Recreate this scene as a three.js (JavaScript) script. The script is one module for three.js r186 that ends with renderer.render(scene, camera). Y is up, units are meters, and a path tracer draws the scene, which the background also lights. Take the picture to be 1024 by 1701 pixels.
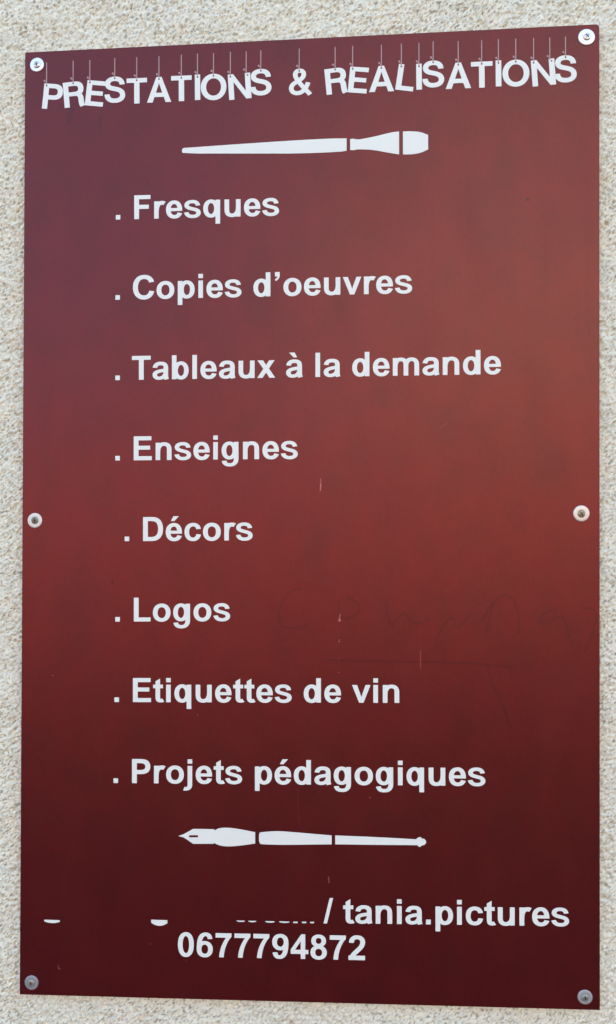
import * as THREE from 'three';
import { mergeGeometries } from 'three/addons/utils/BufferGeometryUtils.js';
import { createNoise2D } from 'simplex-noise';
import { Brush, Evaluator, SUBTRACTION } from 'three-bvh-csg';

// ---------------------------------------------------------------- camera, sky, sun, exposure
const scene = new THREE.Scene();
const EYE = 1.62;                                   // height of the middle of the board above the pavement
const camera = new THREE.PerspectiveCamera(64.42, 616 / 1024, 0.02, 400);
camera.position.set(0.05755, EYE - 0.0024, 0.84142);
camera.rotation.set(0.009589, 0.06391, -0.001027, 'YXZ');
scene.add(camera);

const SKY_ZENITH = [0.14, 0.23, 0.38], SKY_HORIZON = [0.36, 0.455, 0.57];
{
  const w = 256, h = 128, d = new Float32Array(w * h * 4);
  for (let j = 0; j < h; j++) {
    const el = ((j + 0.5) / h - 0.5) * Math.PI, k = Math.pow(1 - Math.max(0, Math.sin(el)), 3);
    for (let i = 0; i < w; i++) {
      const o = (j * w + i) * 4;
      for (let c = 0; c < 3; c++) d[o + c] = SKY_ZENITH[c] * (1 - k) + SKY_HORIZON[c] * k;
      d[o + 3] = 1;
    }
  }
  const t = new THREE.DataTexture(d, w, h, THREE.RGBAFormat, THREE.FloatType);
  t.mapping = THREE.EquirectangularReflectionMapping; t.magFilter = t.minFilter = THREE.LinearFilter; t.needsUpdate = true;
  scene.background = t; scene.environment = t;
}
const sun = new THREE.DirectionalLight(new THREE.Color(1, 0.96, 0.83), 4.2);
sun.position.set(-5, 13, -14);                      // stands behind the wall: the board hangs in open shade
sun.target.position.set(0, 0, 4);
sun.castShadow = true; sun.shadow.mapSize.set(2048, 2048);
Object.assign(sun.shadow.camera, { left: -16, right: 16, top: 16, bottom: -16, near: 1, far: 60 });
scene.add(sun, sun.target);
const EXPOSURE = 5.65;

// ---------------------------------------------------------------- helpers
function rng(seed) { return () => { seed |= 0; seed = seed + 0x6D2B79F5 | 0; let t = Math.imul(seed ^ seed >>> 15, 1 | seed); t = t + Math.imul(t ^ t >>> 7, 61 | t) ^ t; return ((t ^ t >>> 14) >>> 0) / 4294967296; }; }
const rand = rng(77);
const nA = createNoise2D(rng(1)), nB = createNoise2D(rng(2)), nC = createNoise2D(rng(3)), nD = createNoise2D(rng(4)), nE = createNoise2D(rng(5));
const sstep = (a, b, x) => { const t = Math.min(1, Math.max(0, (x - a) / (b - a))); return t * t * (3 - 2 * t); };
function mesh(name, geometry, material, parent) {
  const m = new THREE.Mesh(geometry, material); m.name = name; m.castShadow = m.receiveShadow = true; parent.add(m); return m;
}
function tag(o, label, category, kind) { o.userData = { label, category }; if (kind) o.userData.kind = kind; return o; }
const lin = (r, g, b) => new THREE.Color().setRGB(r, g, b);
function std(color, roughness, more = {}) { return new THREE.MeshStandardMaterial({ color, roughness, ...more }); }
function box(w, h, d, x, y, z) { const g = new THREE.BoxGeometry(w, h, d); g.translate(x, y, z); return g; }

// tileable grain for surfaces beyond the finely modelled part
function grainTexture(size, seed, lo, hi) {
  const d = new Uint8Array(size * size * 4), r = rng(seed), f = new Float32Array(size * size);
  for (const [cell, amp] of [[32, 0.4], [8, 0.35], [3, 0.25]]) {
    const n = Math.ceil(size / cell), g = Array.from({ length: n * n }, () => r());
    for (let y = 0; y < size; y++) for (let x = 0; x < size; x++) {
      const u = x / size * n, v = y / size * n, i = Math.floor(u), j = Math.floor(v), a = sstep(0, 1, u - i), b = sstep(0, 1, v - j);
      const q = (p, s) => g[(s % n) * n + (p % n)];
      f[y * size + x] += amp * ((q(i, j) * (1 - a) + q(i + 1, j) * a) * (1 - b) + (q(i, j + 1) * (1 - a) + q(i + 1, j + 1) * a) * b);
    }
  }
  for (let i = 0; i < f.length; i++) { const v = Math.round(lo + (hi - lo) * f[i]); d[i * 4] = d[i * 4 + 1] = d[i * 4 + 2] = v; d[i * 4 + 3] = 255; }
  const t = new THREE.DataTexture(d, size, size); t.wrapS = t.wrapT = THREE.RepeatWrapping; t.magFilter = THREE.LinearFilter; t.minFilter = THREE.LinearMipmapLinearFilter; t.generateMipmaps = true; t.needsUpdate = true;
  return t;
}

// ---------------------------------------------------------------- pavement and the house across the street (seen only mirrored in the board)
{
  const g = new THREE.PlaneGeometry(160, 160); g.rotateX(-Math.PI / 2);
  const b = grainTexture(256, 9, 0, 255); b.repeat.set(160, 160);
  const m = mesh('pavement', g, std(lin(0.055, 0.054, 0.053), 0.9, { bumpMap: b, bumpScale: 0.004 }), scene);
  m.userData = { kind: 'structure', label: 'grey asphalt pavement in front of the wall' };
}
{
  const house = new THREE.Group(); house.name = 'house'; house.position.set(0, 0, 9); scene.add(house);
  tag(house, 'sunlit cream house with brick base standing across the street from the sign', 'house');
  const cream = std(lin(0.53, 0.53, 0.42), 0.95), brick = std(lin(0.45, 0.18, 0.13), 0.95), tile = std(lin(0.42, 0.16, 0.09), 0.9), frame = std(lin(0.7, 0.68, 0.62), 0.6), glass = std(lin(0.03, 0.035, 0.04), 0.12), wood = std(lin(0.2, 0.1, 0.06), 0.6);
  mesh('wall', box(11, 7, 6, 4.9, 3.5, 3), cream, house);
  mesh('brick_base', box(11.04, 2.7, 6.04, 4.9, 1.35, 3), brick, house);
  const sh = new THREE.Shape([new THREE.Vector2(-0.35, 0), new THREE.Vector2(6.35, 0), new THREE.Vector2(3, 1.5)]);
  const rg = new THREE.ExtrudeGeometry(sh, { depth: 11.6, bevelEnabled: false }); rg.rotateY(-Math.PI / 2); rg.translate(10.7, 7.01, 0);
  mesh('roof', rg, tile, house);
  for (const [x, y, w, h] of [[7.6, 4.6, 0.9, 1.3], [7.6, 1.45, 0.9, 1.3]]) {
    const f = mesh('window', box(w + 0.16, h + 0.16, 0.08, x, y, -0.03), frame, house);
    mesh('pane', box(w, h, 0.02, x, y, -0.085), glass, f);
  }
  mesh('annexe', box(7.1, 2.6, 4, -4.2, 1.3, 2.4), brick, house);
  mesh('annexe_roof', box(7.3, 0.14, 4.3, -4.3, 2.675, 2.4), tile, house);
  const d = mesh('door', box(1, 2.1, 0.08, 5.4, 1.06, -0.03), wood, house);
  mesh('handle', box(0.12, 0.02, 0.04, 5.02, 1.05, -0.1), frame, d);
}

// ---------------------------------------------------------------- roughcast wall
const wallGroup = new THREE.Group(); wallGroup.name = 'roughcast_wall'; wallGroup.position.set(0, 0, 0); scene.add(wallGroup);
tag(wallGroup, 'off-white roughcast rendered wall with grey grit behind the maroon sign', 'wall');
const WALL_Z = -0.0078;
{
  const FX = 0.60, FY0 = -0.78, FY1 = 0.78, S = 0.00135;
  const lines = (lo, a, b, hi) => {
    const v = []; for (let i = 0; i < 12; i++) v.push(lo + (a - lo) * (1 - Math.pow(1 - i / 12, 2)));
    const n = Math.round((b - a) / S); for (let i = 0; i <= n; i++) v.push(a + (b - a) * i / n);
    for (let i = 1; i <= 12; i++) v.push(b + (hi - b) * Math.pow(i / 12, 2)); return v;
  };
  const xs = lines(-7, -FX, FX, 7), ys = lines(-EYE, FY0, FY1, 5.2), nx = xs.length, ny = ys.length;
  const pos = new Float32Array(nx * ny * 3), col = new Float32Array(nx * ny * 3), uv = new Float32Array(nx * ny * 2);
  const height = (x, y) => {
    const wx = x + 0.002 * nC(x * 120, y * 120), wy = y + 0.002 * nD(x * 120, y * 120);
    let h = 0.0007 * nA(wx * 125, wy * 150) + 0.00045 * nB(wx * 210, wy * 270) + 0.0002 * nC(wx * 480, wy * 520);
    h -= 0.0027 * sstep(0.40, 0.85, nD(wx * 185 + 7, wy * 265 + 3));            // torn pits between the lumps
    return h + 0.0012 * nE(x * 14, y * 14);
  };
  for (let j = 0; j < ny; j++) for (let i = 0; i < nx; i++) {
    const k = j * nx + i, x = xs[i], y = ys[j];
    const fine = Math.abs(x) <= FX + 1e-6 && y >= FY0 - 1e-6 && y <= FY1 + 1e-6;
    const behind = Math.abs(x) < 0.30 && Math.abs(y) < 0.499;
    let z = fine ? height(x, y) : 0.0005;
    if (behind) z = Math.min(z, 0.0016);
    pos[k * 3] = x; pos[k * 3 + 1] = y; pos[k * 3 + 2] = Math.min(z, 0.0026);
    uv[k * 2] = x; uv[k * 2 + 1] = y;
    // lime render with grey-brown grit: grains of their own colour, and broad weather staining
    let r = 0.65, g = 0.655, b = 0.53;
    if (fine) {
      const stain = 0.5 + 0.5 * nA(x * 6 + 20, y * 5 + 4), tone = 1 + 0.05 * nB(x * 60 + 9, y * 60) + 0.06 * nA(x * 300 + 2, y * 300);
      const grit = sstep(0.46, 0.66, nE(x * 205 + 40, y * 245 - x * 70)) * (0.4 + 0.5 * stain), grit2 = sstep(0.55, 0.75, nC(x * 340 + 11, y * 340 + 5)) * 0.5;
      const gr = Math.min(0.85, grit + grit2);
      r = (r * (1 - gr) + 0.15 * gr) * tone; g = (g * (1 - gr) + 0.142 * gr) * tone; b = (b * (1 - gr) + 0.115 * gr) * tone;
      const warm = 0.015 * nD(x * 18, y * 18 + 3); r *= 1 + warm; b *= 1 - warm;
    }
    col[k * 3] = r; col[k * 3 + 1] = g; col[k * 3 + 2] = b;
  }
  const idx = [];
  const hx = (x) => Math.abs(x) < 0.27, hy = (y) => Math.abs(y) < 0.47;
  let i0 = 1e9, i1 = -1, j0 = 1e9, j1 = -1;
  for (let i = 0; i < nx; i++) if (hx(xs[i])) { i0 = Math.min(i0, i); i1 = Math.max(i1, i); }
  for (let j = 0; j < ny; j++) if (hy(ys[j])) { j0 = Math.min(j0, j); j1 = Math.max(j1, j); }
  for (let j = 0; j < ny - 1; j++) for (let i = 0; i < nx - 1; i++) {
    if (i >= i0 && i < i1 && j >= j0 && j < j1) continue;
    const a = j * nx + i; idx.push(a, a + 1, a + nx + 1, a, a + nx + 1, a + nx);
  }
  { const a = j0 * nx + i0, b = j0 * nx + i1, c = j1 * nx + i1, d = j1 * nx + i0; idx.push(a, b, c, a, c, d); }
  const g = new THREE.BufferGeometry();
  g.setAttribute('position', new THREE.BufferAttribute(pos, 3)); g.setAttribute('color', new THREE.BufferAttribute(col, 3)); g.setAttribute('uv', new THREE.BufferAttribute(uv, 2));
  g.setIndex(idx); g.computeVertexNormals();
  const b = grainTexture(512, 21, 0, 255); b.repeat.set(4, 4);
  const m = mesh('render_coat', g, new THREE.MeshStandardMaterial({ color: 0xffffff, vertexColors: true, roughness: 0.95, bumpMap: b, bumpScale: 0.0012 }), wallGroup);
  m.position.set(0, EYE, WALL_Z);
  mesh('masonry', box(14, 5.2 + EYE - 0.002, 0.3, 0, (5.2 + EYE) / 2, WALL_Z - 0.155), std(lin(0.45, 0.42, 0.37), 0.95), wallGroup);
}

// ---------------------------------------------------------------- the sign
const sign = new THREE.Group(); sign.name = 'wall_sign'; sign.position.set(0, EYE, 0); scene.add(sign);
tag(sign, 'maroon rectangular board with white lettering screwed to the roughcast wall', 'sign');
const THICK = 0.0035;
const mmv = (p) => new THREE.Vector2(p[0] / 1000, p[1] / 1000);
const CORNERS = [[-298.3, 496.6], [302, 502.9], [298.2, -497.2], [-301.8, -503.1]];

// colour sheet of the board: even maroon film, a faint worn scribble, chips, specks
function boardMap() {
  const W = 1228, H = 2048, c = document.createElement('canvas'); c.width = W; c.height = H; const x = c.getContext('2d');
  const img = x.createImageData(W, H), r = rng(5);
  for (let j = 0; j < H; j++) for (let i = 0; i < W; i++) {
    const o = (j * W + i) * 4, n = 1 + 0.035 * nA(i / 90, j / 130) + 0.03 * nB(i / 14, j / 18) + 0.05 * (r() - 0.5), s = sstep(0.35, 0.9, nC(i / 200 + 5, j / 260)) * 0.05;
    img.data[o] = 87 * n * (1 - s); img.data[o + 1] = 9 * n; img.data[o + 2] = 12 * n; img.data[o + 3] = 255;
  }
  x.putImageData(img, 0, 0);
  const X = (m) => (m + 306) / 612 * W, Y = (m) => (510 - m) / 1020 * H;
  const scribble = SCRIBBLE;
  x.lineCap = x.lineJoin = 'round';
  for (const s of scribble) {
    for (const [w, a] of [[5.5, 0.1], [3, 0.22]]) {
      x.strokeStyle = `rgba(40,2,6,${a})`; x.lineWidth = w; x.beginPath(); x.moveTo(X(s[0][0]), Y(s[0][1]));
      for (let i = 1; i < s.length - 1; i++) x.quadraticCurveTo(X(s[i][0]), Y(s[i][1]), X((s[i][0] + s[i + 1][0]) / 2), Y((s[i][1] + s[i + 1][1]) / 2));
      const e = s[s.length - 1]; x.lineTo(X(e[0]), Y(e[1])); x.stroke();
    }
  }
  const line = (x0, y0, x1, y1, w, st) => { x.strokeStyle = st; x.lineWidth = w; x.beginPath(); x.moveTo(X(x0), Y(y0)); x.lineTo(X(x1), Y(y1)); x.stroke(); };
  const dot = (px, py, rr, st) => { x.fillStyle = st; x.beginPath(); x.arc(X(px), Y(py), rr, 0, 7); x.fill(); };
  // chips down to the pale core, and scratches
  const pale = 'rgba(195,170,160,0.55)';
  line(36.9, -100, 36.2, -105, 2, pale); dot(36.3, -106.3, 2.8, pale); dot(35.7, -128.4, 1.6, pale); dot(36.3, -126.5, 1.2, pale); dot(35.3, -160.1, 1.3, pale); dot(35, -146, 1, pale);
  line(119.1, -111.7, 119.2, -140, 1, 'rgba(160,110,105,0.22)'); line(119.2, -138, 119.3, -154.9, 1.9, 'rgba(195,160,150,0.38)');
  line(16.9, 40.3, 17, 34, 1.5, 'rgba(190,160,150,0.6)'); line(17, 34, 16.5, 27.8, 2.4, pale);
  line(-7.2, -280.6, -6, -317.8, 3, 'rgba(130,50,50,0.35)');
  line(-260.2, -470.5, -259.9, -474, 1.6, pale); line(-259.9, -474.4, -258.2, -474.6, 2, pale);
  dot(-161.9, -445.5, 1.6, pale); dot(67.3, -288.4, 1.7, pale); line(24.6, -371, 25, -376.5, 2.6, pale); dot(-266.8, -166.6, 1.5, 'rgba(190,150,150,0.6)');
  dot(-112, -206, 1.3, pale); dot(-124, -462, 1.1, pale);
  line(140, 92, 146, 97, 2, 'rgba(120,60,50,0.5)');
  const dark = 'rgba(20,5,8,0.85)';
  dot(76.5, 331.3, 1.8, dark); dot(229.4, 325.4, 2.6, dark); dot(-202.8, -68.5, 2.4, dark); dot(-165, 352, 1.8, dark); dot(4, 150, 1.4, dark); dot(160, 250, 1.4, dark);
  for (let i = 0; i < 70; i++) dot(-290 + 580 * r(), -490 + 980 * r(), 0.5 + 0.6 * r(), r() < 0.6 ? 'rgba(25,6,9,0.5)' : 'rgba(190,150,150,0.35)');
  // old runs below the hanging title
  for (const [px, py, h] of [[-249.6, 425, 12], [-215.8, 419, 9], [-246, 432, 6]]) line(px, py + h / 2, px - 1, py - h / 2, 7, 'rgba(58,10,14,0.35)');
  const t = new THREE.CanvasTexture(c); t.colorSpace = THREE.SRGBColorSpace; t.anisotropy = 8; return t;
}
const SCRIBBLE = [
  [[-3.5, -73.9], [-13.1, -73.9], [-22.7, -85.4], [-27.6, -100.6], [-25.3, -112], [-15, -115.7], [2.1, -113.7]],
  [[35.6, -90.7], [33.3, -100.2], [40.1, -105.1], [49.6, -102.8], [58.3, -96.3], [53.4, -86.1], [44, -83.1]],
  [[84.7, -89.7], [86.2, -105.5], [89.9, -112.3], [96.7, -103.6], [104.2, -96], [108, -105.4], [115.5, -109.9], [128.6, -104.5]],
  [[137.9, -119.5], [143.5, -108.9], [151, -101.3], [154.7, -106.9], [153.9, -114.5], [162.1, -108.8], [169.6, -99.3]],
  [[181.8, -106.8], [190, -89.9], [203, -77.8], [214, -82.2], [219.5, -100.9], [218.3, -117.7]], [[186.2, -118], [193.7, -86.1]],
  [[256.3, -93.2], [243.4, -97], [238.6, -106.4], [245.2, -110], [254.4, -104.4], [263.6, -98.7], [267.2, -115.5], [270.8, -127.7]],
  [[282.6, -92.3], [294.7, -91.1], [297.1, -104.1], [290.9, -122.7], [285.3, -136.9]],
  [[24.2, -147.6], [85.4, -148.5], [145.2, -148.3], [190, -150.5], [214, -153]], [[187.9, -152.7], [186.8, -159.1], [197.1, -179.5], [211.7, -216.6]]];
{
  const c = CORNERS.map(mmv), rad = [0.0012, 0.0042, 0.001, 0.001], sh = new THREE.Shape();
  c.forEach((p, i) => {
    const a = c[(i + 3) % 4], b = c[(i + 1) % 4], u = a.clone().sub(p).setLength(rad[i]).add(p), v = b.clone().sub(p).setLength(rad[i]).add(p);
    if (i) sh.lineTo(u.x, u.y); else sh.moveTo(u.x, u.y);
    sh.quadraticCurveTo(p.x, p.y, v.x, v.y);
  });
  sh.closePath();
  const g = new THREE.ExtrudeGeometry(sh, { depth: THICK - 0.0006, bevelEnabled: true, bevelThickness: 0.0003, bevelSize: 0.0003, bevelOffset: -0.0003, bevelSegments: 2, curveSegments: 6 });
  g.translate(0, 0, -THICK + 0.0003);
  const p = g.attributes.position, uv = g.attributes.uv;
  for (let i = 0; i < p.count; i++) uv.setXY(i, (p.getX(i) + 0.306) / 0.612, (p.getY(i) + 0.51) / 1.02);
  // handling marks and rain film vary the gloss a little; the sheet is not perfectly flat
  const n = 512, rd = new Uint8Array(n * n * 4), bd = new Uint8Array(n * n * 4), rr = rng(8);
  for (let j = 0; j < n; j++) for (let i = 0; i < n; i++) {
    const o = (j * n + i) * 4, run = sstep(0.3, 0.9, nB(i / 9, j / 220)), blot = sstep(0.1, 0.8, nD(i / 60 + 3, j / 90));
    rd[o + 1] = 205 + 13 * blot + 9 * run + 10 * (rr() - 0.5); rd[o] = rd[o + 2] = 0; rd[o + 3] = 255;
    bd[o] = bd[o + 1] = bd[o + 2] = 128 + 55 * nE(i / 130, j / 210) + 8 * nA(i / 11, j / 11) + 3 * (rr() - 0.5); bd[o + 3] = 255;
  }
  const tx = (d) => { const t = new THREE.DataTexture(d, n, n); t.magFilter = t.minFilter = THREE.LinearFilter; t.needsUpdate = true; return t; };
  const film = new THREE.MeshPhysicalMaterial({ map: boardMap(), roughness: 0.44, roughnessMap: tx(rd), bumpMap: tx(bd), bumpScale: 0.0009, metalness: 0.6, ior: 1.7 });   // metallic maroon lacquer on an aluminium sheet
  mesh('panel', g, film, sign);
}

// ---------------------------------------------------------------- lettering: outlines drawn once per glyph, traced and cut as thin vinyl
function pathTo(ctx, d, sx, sy) {
  const t = d.match(/[MLCZ]|-?[\d.]+/g); let i = 0, cmd = '';
  const n = () => parseFloat(t[i++]);
  while (i < t.length) {
    if (/[MLCZ]/.test(t[i])) cmd = t[i++];
    if (cmd === 'M') { ctx.moveTo(n() / sx, n() / sy); cmd = 'L'; }
    else if (cmd === 'L') ctx.lineTo(n() / sx, n() / sy);
    else if (cmd === 'C') ctx.bezierCurveTo(n() / sx, n() / sy, n() / sx, n() / sy, n() / sx, n() / sy);
    else if (cmd === 'Z') ctx.closePath();
  }
}
const PX = 0.4, GW = 480, GH = 480, OX = 60, OY = 130;   // 1000 units per em, PX canvas pixels per unit
function pen(ctx) {
  const base = () => ctx.setTransform(PX, 0, 0, -PX, OX, GH - OY);
  const o = {
    s(V, H, d) { base(); ctx.save(); ctx.scale(V, H); ctx.beginPath(); pathTo(ctx, d, V, H); ctx.lineWidth = 1; ctx.lineCap = 'butt'; ctx.lineJoin = 'miter'; ctx.stroke(); ctx.restore(); },
    f(d) { base(); ctx.beginPath(); pathTo(ctx, d, 1, 1); ctx.fill('evenodd'); },
    r(x0, y0, x1, y1) { base(); ctx.fillRect(x0, y0, x1 - x0, y1 - y0); },
    ring(x0, y0, x1, y1, V, H, k = 0.6) {               // given by its outer extents
      const a = x0 + V / 2, b = x1 - V / 2, c = y0 + H / 2, e = y1 - H / 2, mx = (a + b) / 2, my = (c + e) / 2, rx = (b - a) / 2 * k, ry = (e - c) / 2 * k;
      o.s(V, H, `M${mx} ${e}C${mx + rx} ${e} ${b} ${my + ry} ${b} ${my}C${b} ${my - ry} ${mx + rx} ${c} ${mx} ${c}C${mx - rx} ${c} ${a} ${my - ry} ${a} ${my}C${a} ${my + ry} ${mx - rx} ${e} ${mx} ${e}Z`);
    },
    cut(x, y, r) { base(); ctx.globalCompositeOperation = 'destination-out'; ctx.beginPath(); ctx.arc(x, y, r, 0, 7); ctx.fill(); ctx.globalCompositeOperation = 'source-over'; },
  };
  return o;
}
const V = 138, H = 106;
const GL = {
  '.': [278, (p) => p.r(72, 0, 209, 137)],
  '/': [278, (p) => p.f('M0 -12L100 -12L279 729L177 729Z')],
  '\u2019': [278, (p) => p.f('M70 716L208 716L208 620C208 545 170 480 88 452L66 508C115 525 135 550 138 585L70 585Z')],
  F: [611, (p) => { p.r(74, 0, 219, 716); p.r(200, 595, 565, 716); p.r(200, 304, 515, 425); }],
  E: [667, (p) => { p.r(73, 0, 218, 716); p.r(200, 595, 604, 716); p.r(200, 315, 567, 434); p.r(200, 0, 618, 121); }],
  T: [611, (p) => { p.r(233, 0, 378, 716); p.r(21, 595, 590, 716); }],
  L: [611, (p) => { p.r(77, 0, 221, 711); p.r(200, 0, 580, 121); }],
  D: [722, (p) => p.f('M72 0L72 716L345 716C560 716 674 585 674 356C674 130 560 0 345 0ZM217 121L217 595L325 595C470 595 525 515 525 358C525 200 470 121 325 121Z')],
  P: [667, (p) => p.f('M73 0L73 716L320 716C530 716 622 640 622 496C622 350 530 270 335 270L218 270L218 0ZM218 391L218 595L310 595C420 595 473 570 473 494C473 420 420 391 315 391Z')],
  C: [722, (p) => p.s(150, 124, 'M612 505C585 610 500 667 385 667C225 667 123 550 123 358C123 165 225 49 382 49C500 49 585 115 615 240')],
  o: [611, (p) => p.ring(40, -12, 571, 531, V + 4, H + 4)],
  e: [556, (p) => { p.s(V, H, 'M452 215C456 375 400 478 282 478C175 478 104 395 104 258C104 125 175 41 290 41C375 41 425 80 452 155'); p.r(150, 212, 520, 302); }],
  c: [556, (p) => p.s(V, H, 'M463 345C450 430 390 478 300 478C185 478 112 400 112 260C112 120 185 41 298 41C390 41 450 95 466 190')],
  s: [556, (p) => p.s(132, 98, 'M440 362C425 445 365 482 272 482C165 482 98 440 98 378C98 305 180 290 275 264C380 238 455 220 455 142C455 75 385 37 280 37C170 37 105 85 88 165')],
  a: [556, (p) => { p.s(V, H, 'M108 352C125 440 180 478 278 478C390 478 438 440 438 345L438 150C438 85 445 45 462 0'); p.s(V, 96, 'M445 284C330 255 105 260 105 140C105 80 150 38 225 38C340 38 435 95 438 235'); }],
  n: [611, (p) => { p.r(67, 0, 204, 519); p.s(V, H, 'M136 250C136 400 215 478 315 478C425 478 476 420 476 310L476 0'); }],
  m: [889, (p) => { p.r(62, 0, 199, 519); p.s(V, H, 'M131 250C131 400 195 478 285 478C385 478 444 430 444 310L444 0'); p.s(V, H, 'M444 280C444 400 510 478 600 478C705 478 758 430 758 310L758 0'); }],
  u: [611, (p) => { p.r(407, 0, 544, 519); p.s(V, H, 'M475 269C475 119 396 41 296 41C186 41 135 99 135 209L135 519'); }],
  r: [389, (p) => { p.r(66, 0, 203, 519); p.s(V, 118, 'M134 180C134 370 180 470 290 470C330 470 350 465 378 452'); }],
  d: [611, (p) => { p.ring(42, -12, 505, 531, V, H); p.r(408, 0, 545, 716); }],
  b: [611, (p) => { p.ring(106, -12, 569, 531, V, H); p.r(66, 0, 203, 716); }],
  p: [611, (p) => { p.ring(106, -12, 569, 531, V, H); p.r(66, -198, 203, 519); }],
  q: [611, (p) => { p.ring(42, -12, 505, 531, V, H); p.r(408, -198, 545, 519); }],
  g: [611, (p) => { p.ring(42, -2, 505, 531, V, H - 4); p.s(V, H - 8, 'M477 519L477 30C477 -100 410 -161 288 -161C185 -161 130 -125 118 -40'); }],
  i: [278, (p) => { p.r(71, 0, 208, 519); p.r(71, 589, 208, 716); }],
  j: [278, (p) => { p.r(71, 589, 208, 716); p.s(V, H, 'M139 519L139 -20C139 -115 100 -156 10 -156C-10 -156 -25 -154 -42 -150'); }],
  l: [278, (p) => p.r(71, 0, 208, 716)],
  t: [333, (p) => { p.f('M86 130L86 620L223 702L223 130Z'); p.r(14, 413, 310, 519); p.s(V, 104, 'M154.5 180C154.5 75 165 44 240 44C265 44 290 50 318 60'); }],
  v: [556, (p) => p.f('M8 519L154 519L252 252L280 160L307 252L404 519L547 519L343 0L215 0Z')],
  x: [556, (p) => p.f('M11 0L194 267L18 519L186 519L276 380L370 519L531 519L360 273L547 0L378 0L275 157L172 0Z')],
  0: [556, (p) => p.ring(43, -12, 513, 718, V, 112, 0.62)],
  2: [556, (p) => { p.s(142, 112, 'M112 500C122 612 185 662 278 662C380 662 440 605 440 520C440 425 375 355 300 285C215 205 140 150 120 50'); p.r(27, 0, 507, 127); }],
  4: [556, (p) => p.f('M312 0L312 144L19 144L19 264L330 718L445 718L445 264L534 264L534 144L445 144L445 0ZM312 264L312 508L148 264Z')],
  6: [556, (p) => { p.ring(42, -12, 516, 467, V, 104); p.s(V, 104, 'M111 225C108 530 175 666 305 666C385 666 425 620 436 530'); }],
  7: [556, (p) => p.f('M43 706L511 706L511 606C400 495 295 260 286 0L150 0C155 215 245 430 356 578L43 578Z')],
  8: [556, (p) => { p.ring(62, 352, 493, 718, V - 4, 96); p.ring(40, -12, 515, 405, V, 100); }],
  9: [556, (p) => { p.ring(38, 239, 512, 718, V, 104); p.s(V, 104, 'M443 481C446 176 379 40 249 40C169 40 129 86 118 176'); }],
};
const SRC = { 'à': ['a', 'M128 735L290 735L362 590L258 590Z'], 'é': ['e', 'M190 590L268 735L428 735L296 590Z'] };
for (const [k, [b, acc]] of Object.entries(SRC)) GL[k] = [GL[b][0], (p) => { GL[b][1](p); p.f(acc); }];

// the hanging title: heavy grotesque capitals, each with its own small hole for the string
const B = 152, BH = 132;
const TITLE = {
  P: [[70, 655], (p) => p.f('M0 0L0 716L300 716C480 716 560 640 560 496C560 350 470 270 300 270L150 270L150 0ZM150 392L150 594L285 594C370 594 412 565 412 494C412 420 370 392 290 392Z')],
  R: [[300, 672], (p) => { p.f('M0 0L0 716L330 716C510 716 582 640 582 510C582 375 490 310 330 310L150 310L150 0ZM150 424L150 598L315 598C395 598 432 570 432 512C432 450 395 424 315 424Z'); p.s(B, 110, 'M300 367C430 367 490 330 490 200C490 110 495 60 525 0'); }],
  E: [[72, 655], (p) => { p.r(0, 0, 150, 716); p.r(140, 592, 520, 716); p.r(140, 305, 480, 425); p.r(140, 0, 520, 124); }],
  S: [[300, 678], (p) => p.s(B - 6, 124, 'M508 500C500 610 430 668 300 668C170 668 92 610 92 528C92 430 190 405 310 380C430 355 522 310 522 205C522 105 430 48 300 48C165 48 80 110 74 232')],
  T: [[290, 655], (p) => { p.r(215, 0, 367, 716); p.r(0, 590, 582, 716); }],
  A: [[345, 655], (p) => p.f('M0 0L272 716L420 716L690 0L530 0L478 150L212 150L160 0ZM254 270L436 270L346 545Z')],
  I: [[76, 645], (p) => p.r(0, 0, 152, 716)],
  O: [[362, 672], (p) => p.ring(0, -14, 724, 730, B, 128, 0.57)],
  N: [[72, 650], (p) => p.f('M0 0L0 716L150 716L480 220L480 716L630 716L630 0L482 0L148 500L148 0Z')],
  L: [[74, 650], (p) => { p.r(0, 0, 150, 716); p.r(140, 0, 490, 124); }],
  '&': [[300, 665], (p) => { p.s(128, 112, 'M600 -5C480 140 330 280 240 420C200 490 190 530 190 560C190 630 240 672 305 672C380 672 425 630 425 565C425 480 350 430 250 375C140 315 75 270 75 185C75 100 145 44 245 44C400 44 500 190 545 335'); }],
};
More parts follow.
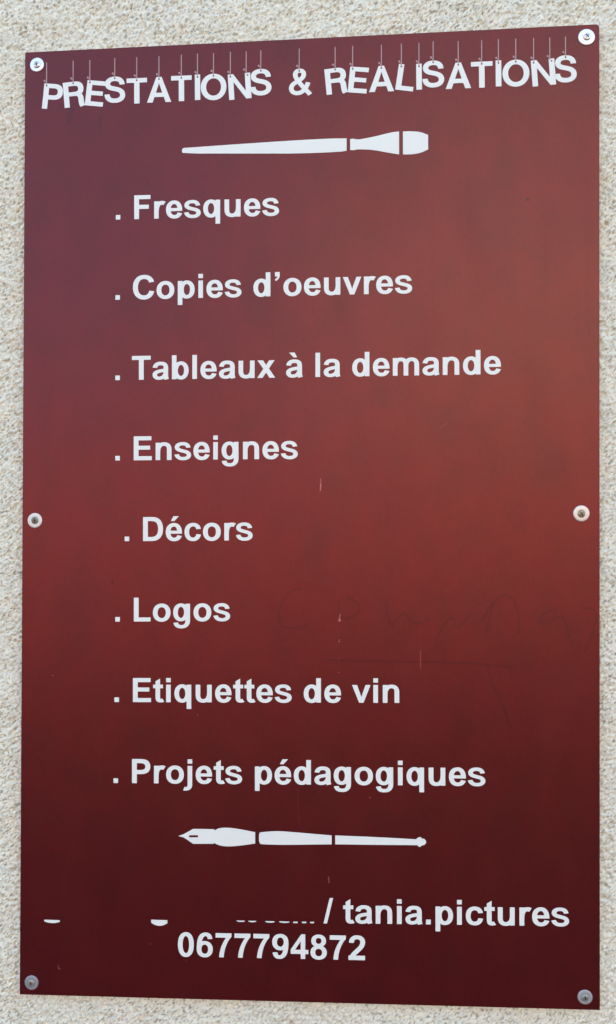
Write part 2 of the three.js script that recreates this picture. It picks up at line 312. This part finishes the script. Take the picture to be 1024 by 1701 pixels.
function trace(draw) {
  const c = document.createElement('canvas'); c.width = GW; c.height = GH; const ctx = c.getContext('2d'); ctx.fillStyle = ctx.strokeStyle = '#000';
  draw(pen(ctx)); ctx.setTransform(1, 0, 0, 1, 0, 0);
  const data = ctx.getImageData(0, 0, GW, GH).data, a = (i, j) => data[(j * GW + i) * 4 + 3] - 127.5;
  const next = new Map(), pt = new Map();
  const hor = (i, j) => { const k = (j * GW + i) * 2; if (!pt.has(k)) { const p = a(i, j), q = a(i + 1, j); pt.set(k, [i + p / (p - q), j]); } return k; };
  const ver = (i, j) => { const k = (j * GW + i) * 2 + 1; if (!pt.has(k)) { const p = a(i, j), q = a(i, j + 1); pt.set(k, [i, j + p / (p - q)]); } return k; };
  for (let j = 0; j < GH - 1; j++) for (let i = 0; i < GW - 1; i++) {
    const m = (a(i, j) > 0) | (a(i + 1, j) > 0) << 1 | (a(i + 1, j + 1) > 0) << 2 | (a(i, j + 1) > 0) << 3;
    if (m === 0 || m === 15) continue;
    const t = () => hor(i, j), b = () => hor(i, j + 1), l = () => ver(i, j), r = () => ver(i + 1, j);
    const seg = { 1: [[l, t]], 2: [[t, r]], 3: [[l, r]], 4: [[r, b]], 5: [[l, t], [r, b]], 6: [[t, b]], 7: [[l, b]], 8: [[b, l]], 9: [[b, t]], 10: [[t, r], [b, l]], 11: [[b, r]], 12: [[r, l]], 13: [[r, t]], 14: [[t, l]] }[m];
    for (const [s, e] of seg) next.set(s(), e());
  }
  const loops = [];
  while (next.size) {
    const s = next.keys().next().value; let k = s; const lp = [];
    while (next.has(k)) { lp.push(pt.get(k)); const n = next.get(k); next.delete(k); k = n; }
    if (lp.length > 8) loops.push(lp);
  }
  const simp = (P, e) => {                                // Douglas-Peucker
    if (P.length < 3) return P; const A = P[0], Z = P[P.length - 1], L = Math.hypot(Z[0] - A[0], Z[1] - A[1]) || 1e-9; let m = 0, w = 0;
    for (let i = 1; i < P.length - 1; i++) { const d = Math.abs((Z[0] - A[0]) * (A[1] - P[i][1]) - (A[0] - P[i][0]) * (Z[1] - A[1])) / L; if (d > m) { m = d; w = i; } }
    return m < e ? [A, Z] : [...simp(P.slice(0, w + 1), e).slice(0, -1), ...simp(P.slice(w), e)];
  };
  const out = loops.map((lp) => { const h = lp.length >> 1, q = [...simp(lp.slice(0, h + 1), 0.22).slice(0, -1), ...simp([...lp.slice(h), lp[0]], 0.22).slice(0, -1)]; return q.map(([x, y]) => [(x + 0.5 - OX) / PX, (GH - OY - y - 0.5) / PX]); });
  const area = (q) => q.reduce((s, p, i) => { const n = q[(i + 1) % q.length]; return s + p[0] * n[1] - n[0] * p[1]; }, 0) / 2;
  const ar = out.map(area), outerSign = Math.sign(ar[ar.reduce((b, v, i) => Math.abs(v) > Math.abs(ar[b]) ? i : b, 0)]);
  const inside = (p, q) => { let r = false; for (let i = 0, j = q.length - 1; i < q.length; j = i++) if ((q[i][1] > p[1]) !== (q[j][1] > p[1]) && p[0] < (q[j][0] - q[i][0]) * (p[1] - q[i][1]) / (q[j][1] - q[i][1]) + q[i][0]) r = !r; return r; };
  const outer = out.filter((q, i) => Math.sign(ar[i]) === outerSign).map((q) => ({ q, holes: [] }));
  out.forEach((q, i) => { if (Math.sign(ar[i]) !== outerSign) { const o = outer.find((o) => inside(q[0], o.q)); if (o) o.holes.push(q); } });
  const xs = out.flat().map((p) => p[0]);
  return { outer, x0: Math.min(...xs), x1: Math.max(...xs) };
}
const cache = {};
const glyph = (ch) => cache[ch] ??= trace(GL[ch][1]);
const FILM = 0.00022;
function cutFilm(outer, f) {                              // f maps glyph units to metres on the board
  const v = (q) => q.map((p) => { const [x, y] = f(p); return new THREE.Vector2(x, y); });
  return outer.map(({ q, holes }) => {
    const s = new THREE.Shape(v(q)); for (const h of holes) s.holes.push(new THREE.Path(v(h)));
    const g = new THREE.ExtrudeGeometry(s, { depth: FILM + 0.0002, bevelEnabled: false }); g.translate(0, 0, -0.0002); return g;
  });
}
const vinyl = new THREE.MeshPhysicalMaterial({ color: lin(0.67, 0.715, 0.65), roughness: 0.5, ior: 1.45 });
const thread = std(lin(0.36, 0.24, 0.235), 0.6);

const LINES = [
  ['. Fresques', -199.5, 315.0, -26.2, 315.1], ['. Copies d\u2019oeuvres', -199.9, 230.1, 111.6, 231.3], ['. Tableaux \u00e0 la demande', -199.8, 145.1, 201.7, 146.5],
  ['. Enseignes', -199.7, 60.3, -6.9, 61.0], ['. D\u00e9cors', -189.6, -24.7, -54.1, -23.7], ['. Logos', -199.5, -109.3, -77.8, -107.8],
  ['. Etiquettes de vin', -200.3, -193.7, 97.5, -190.6], ['. Projets p\u00e9dagogiques', -201.2, -278.5, 184.7, -274.0],
  ['/ tania.pictures', 19.4, -418.1, 268.0, -413.8], ['0677794872', -132.6, -457.4, 62.1, -454.9]];
LINES.forEach(([txt, xa, ya, xb, yb]) => {
  let pen = 0, lo = null, hi = 0; const put = [];
  for (const ch of txt) {
    if (ch === ' ') { pen += 278; continue; }
    const g = glyph(ch); if (lo === null) lo = pen + g.x0; hi = pen + g.x1; put.push([g, pen]); pen += GL[ch][0];
  }
  const k = (xb - xa) / (hi - lo), tilt = (yb - ya) / (xb - xa);
  const ky = Math.min(1.04, Math.max(0.96, 0.0352 * 1000 / (k * 1000) )) * k;
  const gs = [];
  for (const [g, at] of put) gs.push(...cutFilm(g.outer, ([x, y]) => { const X = xa + (x + at - lo) * k; return [X / 1000, (ya + (X - xa) * tilt + y * ky) / 1000]; }));
  const m = mesh('text_line', mergeGeometries(gs), vinyl, sign);
  m.userData.label = `white sans lettering reading ${txt.replace(/^[./] /, '')}`;
});

const HANG = [
  ['P', -274.6, 460.0, 484.7, -6.3], ['R', -245.8, 461.5, 485.6, 4.4], ['E', -227.7, 461.8, 485.6, -7], ['S', -200.8, 465.1, 486.8, 0], ['T', -177.2, 462.2, 486.6, 0], ['A', -153.4, 462.7, 486.8, 0],
  ['T', -129.5, 463.1, 487.6, 0], ['I', -112.3, 463.4, 488.0, 0], ['O', -95.3, 464.1, 488.1, 0], ['N', -77.4, 462.4, 488.7, 3, -60.7, 464.3, 488.4], ['S', -45.3, 467.6, 489.2, 0],
  ['&', -5.0, 466.0, 489.4, 0], ['R', 32.5, 465.9, 489.5, 5], ['E', 50.7, 466.0, 489.9, -6.5], ['A', 80.4, 465.8, 490.0, 0], ['L', 101.0, 466.7, 490.3, -9], ['I', 119.1, 466.2, 490.5, 0], ['S', 133.7, 469.7, 491.7, 0],
  ['A', 159.3, 466.3, 490.7, 0], ['T', 183.2, 466.4, 490.8, 0], ['I', 200.2, 466.7, 491.3, 0], ['O', 217.8, 467.3, 491.1, 0], ['N', 235.8, 465.5, 491.0, 3.5, 252.1, 466.7, 490.7], ['S', 267.9, 470.1, 491.2, 0]];
const CAP = 26.9 / 716;
const tcache = {};
for (const [ch, hx, hy, top, rot, h2x, h2y, top2] of HANG) {
  const [hole, draw] = TITLE[ch];
  const g = tcache[ch] ??= trace((p) => { draw(p); p.cut(hole[0], hole[1], 24); if (ch === 'N') p.cut(556, 655, 24); });
  const a = (rot + 0.4) * Math.PI / 180, c = Math.cos(a), s = Math.sin(a);
  const gs = cutFilm(g.outer, ([x, y]) => { const dx = (x - hole[0]) * CAP, dy = (y - hole[1]) * CAP; return [(hx + dx * c - dy * s) / 1000, (hy + dx * s + dy * c) / 1000]; });
  const m = mesh('hanging_letter', mergeGeometries(gs), vinyl, sign);
  const strings = [[hx, hy, top]]; if (h2x !== undefined) strings.push([h2x, h2y, top2]);
  for (const [x, y, t] of strings) {
    const y0 = y + 0.9, g1 = box(0.00095, (t - y0) / 1000, 0.0003, x / 1000, (y0 + t) / 2000, 0.0002);
    const kn = new THREE.SphereGeometry(0.00105, 10, 6); kn.scale(1, 1.15, 0.3); kn.translate((x - 2.2) / 1000, (y + 5.2) / 1000, 0.0002);
    const tail = box(0.0006, 0.003, 0.0003, 0, 0, 0.0002); tail.rotateZ(0.75); tail.translate((x - 1.0) / 1000, (y + 4.0) / 1000, 0.00003);
    mesh('string', mergeGeometries([g1, kn, tail]), thread, m);
  }
}

// paintbrush and dip pen emblems
function emblem(name, polys, holes = []) {
  const gs = polys.map((q, i) => {
    const s = new THREE.Shape(q.map(mmv)); if (!i) for (const h of holes) s.holes.push(new THREE.Path(h.map(mmv)));
    const g = new THREE.ExtrudeGeometry(s, { depth: FILM + 0.0002, bevelEnabled: false }); g.translate(0, 0, -0.0002); return g;
  });
  return gs;
}
function smooth(q, keep = []) {                           // Chaikin, corners in keep stay sharp
  const out = []; q.forEach((p, i) => { const a = q[(i + q.length - 1) % q.length], b = q[(i + 1) % q.length];
    if (keep.includes(i)) out.push(p); else { out.push([p[0] * 0.75 + a[0] * 0.25, p[1] * 0.75 + a[1] * 0.25], [p[0] * 0.75 + b[0] * 0.25, p[1] * 0.75 + b[1] * 0.25]); } });
  return out;
}
{
  const handle = [[-129.1, 386], [-127.7, 388.9], [-123.3, 389.0], [-61.8, 391.5], [-12.5, 393.2], [25, 394.1], [44.3, 393.7], [44.3, 380.8], [36.5, 379.9], [-3.8, 379.3], [-61.8, 381.1], [-127.7, 383]];
  const ferrule = [[48, 392.8], [51.4, 393.2], [54.6, 392.3], [59.5, 392.4], [73.7, 394.8], [90.9, 398.6], [98.5, 399.2], [98.5, 375.4], [90.8, 376.8], [70.9, 381.1], [59.4, 381.8], [54.6, 381.9], [52.3, 381.1], [48, 381.5]];
  const bristle = [[102.5, 399.1], [110.8, 399.1], [120.7, 398], [128.3, 394.6], [128.3, 379.7], [120.6, 376.2], [112.1, 375], [102.5, 375.3]];
  const parts = emblem('', [smooth(handle, [6, 7]), smooth(ferrule, [0, 6, 7, 13]), smooth(bristle, [0, 3, 4, 7])]);
  const m = mesh('paintbrush_emblem', parts[0], vinyl, sign); m.userData.label = 'white flat paintbrush silhouette';
  mesh('ferrule_shape', parts[1], vinyl, m); mesh('bristle_shape', parts[2], vinyl, m);
  const nib = [[-132.3, -332.4], [-126.5, -330.3], [-116.6, -324.6], [-95, -324.4], [-93.9, -325.8], [-89.5, -323.1], [-80.8, -322.3], [-67.8, -323.7], [-51.6, -326.5], [-51.6, -338.2], [-67.8, -340.9], [-79.4, -342], [-88.1, -341.4], [-94.5, -338.7], [-95, -339.5], [-116.6, -340.1], [-126.5, -333.7]];
  const slot = [[-120.9, -331.3], [-111.6, -331], [-111.6, -333.3], [-120.9, -333.6]];
  const mid = [[-47.6, -327], [-44.7, -326.3], [-30.3, -324.8], [-18.8, -325.1], [27.8, -328], [27.8, -337.1], [-21.7, -338.9], [-43.3, -338.9], [-47.6, -338.1]];
  const end = [[31.5, -327.9], [75.3, -328.6], [114.2, -329.9], [117.6, -327.3], [119.8, -328.1], [120.7, -329.5], [122.4, -328.9], [124.6, -331.4], [124.6, -333.3], [122.6, -335.7], [120.4, -335.7], [118.1, -338], [115.3, -335.8], [75.3, -336.5], [31.5, -337]];
  const q = emblem('', [smooth(nib, [0, 1, 2, 3, 4, 8, 9, 13, 14, 15, 16]), smooth(mid, [4, 5]), smooth(end, [0, 2, 5, 12, 14])], [slot]);
  const d = mesh('pen_emblem', q[0], vinyl, sign); d.userData.label = 'white dip pen silhouette';
  mesh('grip_shape', q[1], vinyl, d); mesh('holder_shape', q[2], vinyl, d);
  // what is left to see of one more line beside the slash
  const bow = (x0, x1, y0, y1) => { const n = 8, p = [[x0, y1]]; for (let i = 0; i <= n; i++) { const u = i / n; p.push([x0 + (x1 - x0) * u, y1 - (y1 - y0) * Math.sin(Math.PI * (0.1 + 0.8 * u)) ** 0.6]); } p.push([x1, y1]); return p; };
  const bits = [bow(-275.3, -258.6, -426.9, -423.7), bow(-160.9, -143.8, -426.3, -420.2), bow(-71, -62.5, -419.6, -418.3), bow(-58.7, -50.5, -419.6, -418.2), bow(-41, -31.5, -419.5, -418), bow(-26.5, -16, -419.3, -417.8), [[-12, -417.7], [-7.5, -417.6], [-7.5, -419], [-12, -419.1]], [[-3, -417.5], [1.5, -417.4], [1.5, -418.8], [-3, -418.9]], [[5.5, -417.4], [9.5, -417.3], [9.5, -418.6], [5.5, -418.7]]];
  for (const g of emblem('', bits)) mesh('letter_fragment', g, vinyl, sign);
}

// ---------------------------------------------------------------- screws with washers
const ev = new Evaluator(); ev.attributes = ['position', 'normal'];
function screwHead(turn) {
  const pts = [[0, 0.0004], [0.0038, 0.0004], [0.00385, 0.0010], [0.0035, 0.00155], [0.0026, 0.0020], [0.0014, 0.00225], [0, 0.0023]].map(([x, y]) => new THREE.Vector2(x, y));
  const head = new THREE.LatheGeometry(pts, 32); head.rotateX(Math.PI / 2);
  let b = new Brush(head.toNonIndexed()); 
  for (const a of [0, Math.PI / 2]) {
    const s = new THREE.Shape([[-0.0026, 0.003], [0.0026, 0.003], [0.0015, 0.0005], [-0.0015, 0.0005]].map(([x, y]) => new THREE.Vector2(x, y)));
    const g = new THREE.ExtrudeGeometry(s, { depth: 0.0013, bevelEnabled: false }); g.translate(0, 0, -0.00065); g.rotateX(Math.PI / 2); g.rotateZ(a + turn);
    const c = new Brush(g.index ? g.toNonIndexed() : g); c.updateMatrixWorld(); b.updateMatrixWorld();
    b = ev.evaluate(b, c, SUBTRACTION);
  }
  return b.geometry;
}
const zinc = (r, g, b, rough, metal) => new THREE.MeshStandardMaterial({ color: lin(r, g, b), roughness: rough, metalness: metal, bumpMap: zincBump, bumpScale: 0.00006 });
const zincBump = grainTexture(128, 31, 60, 200); zincBump.repeat.set(2, 2);
const dirt = std(lin(0.035, 0.03, 0.022), 0.95);
const washerMats = [zinc(0.72, 0.73, 0.74, 0.42, 0.75), zinc(0.72, 0.73, 0.74, 0.42, 0.75), zinc(0.6, 0.59, 0.52, 0.5, 0.25), zinc(0.56, 0.55, 0.49, 0.4, 0.4), zinc(0.26, 0.275, 0.29, 0.6, 0.4), zinc(0.33, 0.345, 0.345, 0.6, 0.4)];
const headMats = [zinc(0.6, 0.6, 0.6, 0.4, 0.9), zinc(0.6, 0.6, 0.6, 0.4, 0.9), zinc(0.22, 0.2, 0.15, 0.5, 0.7), zinc(0.3, 0.26, 0.18, 0.45, 0.7), zinc(0.3, 0.3, 0.25, 0.55, 0.6), zinc(0.27, 0.29, 0.27, 0.55, 0.6)];
[[-285.1, 482.6, 7.6, 0.3], [289, 489.8, 8.4, 0.8], [-286.3, -2.8, 7.9, 0.25], [281.8, 3.7, 8.2, 0.65], [-288.8, -490, 7.5, 0.5], [283.4, -484.4, 7.4, 0.15]].forEach(([x, y, r, turn], i) => {
  const R = r / 1000, prof = [[0.0021, 0], [R, 0], [R + 0.00002, 0.0003], [R - 0.0003, 0.00075], [R - 0.0010, 0.00095], [0.0044, 0.0011], [0.0040, 0.0010], [0.0024, 0.0005], [0.0021, 0.0004], [0.0021, 0]].map(([a, b]) => new THREE.Vector2(a, b));
  const g = new THREE.LatheGeometry(prof, 48); g.rotateX(Math.PI / 2);
  const w = mesh('washer', g, washerMats[i], sign); w.position.set(x / 1000, y / 1000, 0.00004);
  w.rotation.set((rand() - 0.5) * 0.05, (rand() - 0.5) * 0.05, 0);
  const cross = mergeGeometries([box(0.0046, 0.00125, 0.0007, 0, 0, 0.0012), box(0.00125, 0.0046, 0.00071, 0, 0, 0.0012)]); cross.rotateZ(turn);
  const h = mesh('screw_head', screwHead(turn), headMats[i], w); h.position.z = 0.0002; h.position.x = (rand() - 0.5) * 0.0008; h.position.y = (rand() - 0.5) * 0.0008;
  mesh('packed_dirt', cross, dirt, w).position.copy(h.position);
});

// ---------------------------------------------------------------- render
const renderer = new THREE.WebGLRenderer({ antialias: true });
renderer.setSize(616, 1024);
renderer.shadowMap.enabled = true; renderer.shadowMap.type = THREE.PCFSoftShadowMap;
renderer.toneMapping = THREE.LinearToneMapping; renderer.toneMappingExposure = EXPOSURE;
renderer.outputColorSpace = THREE.SRGBColorSpace;
renderer.render(scene, camera);
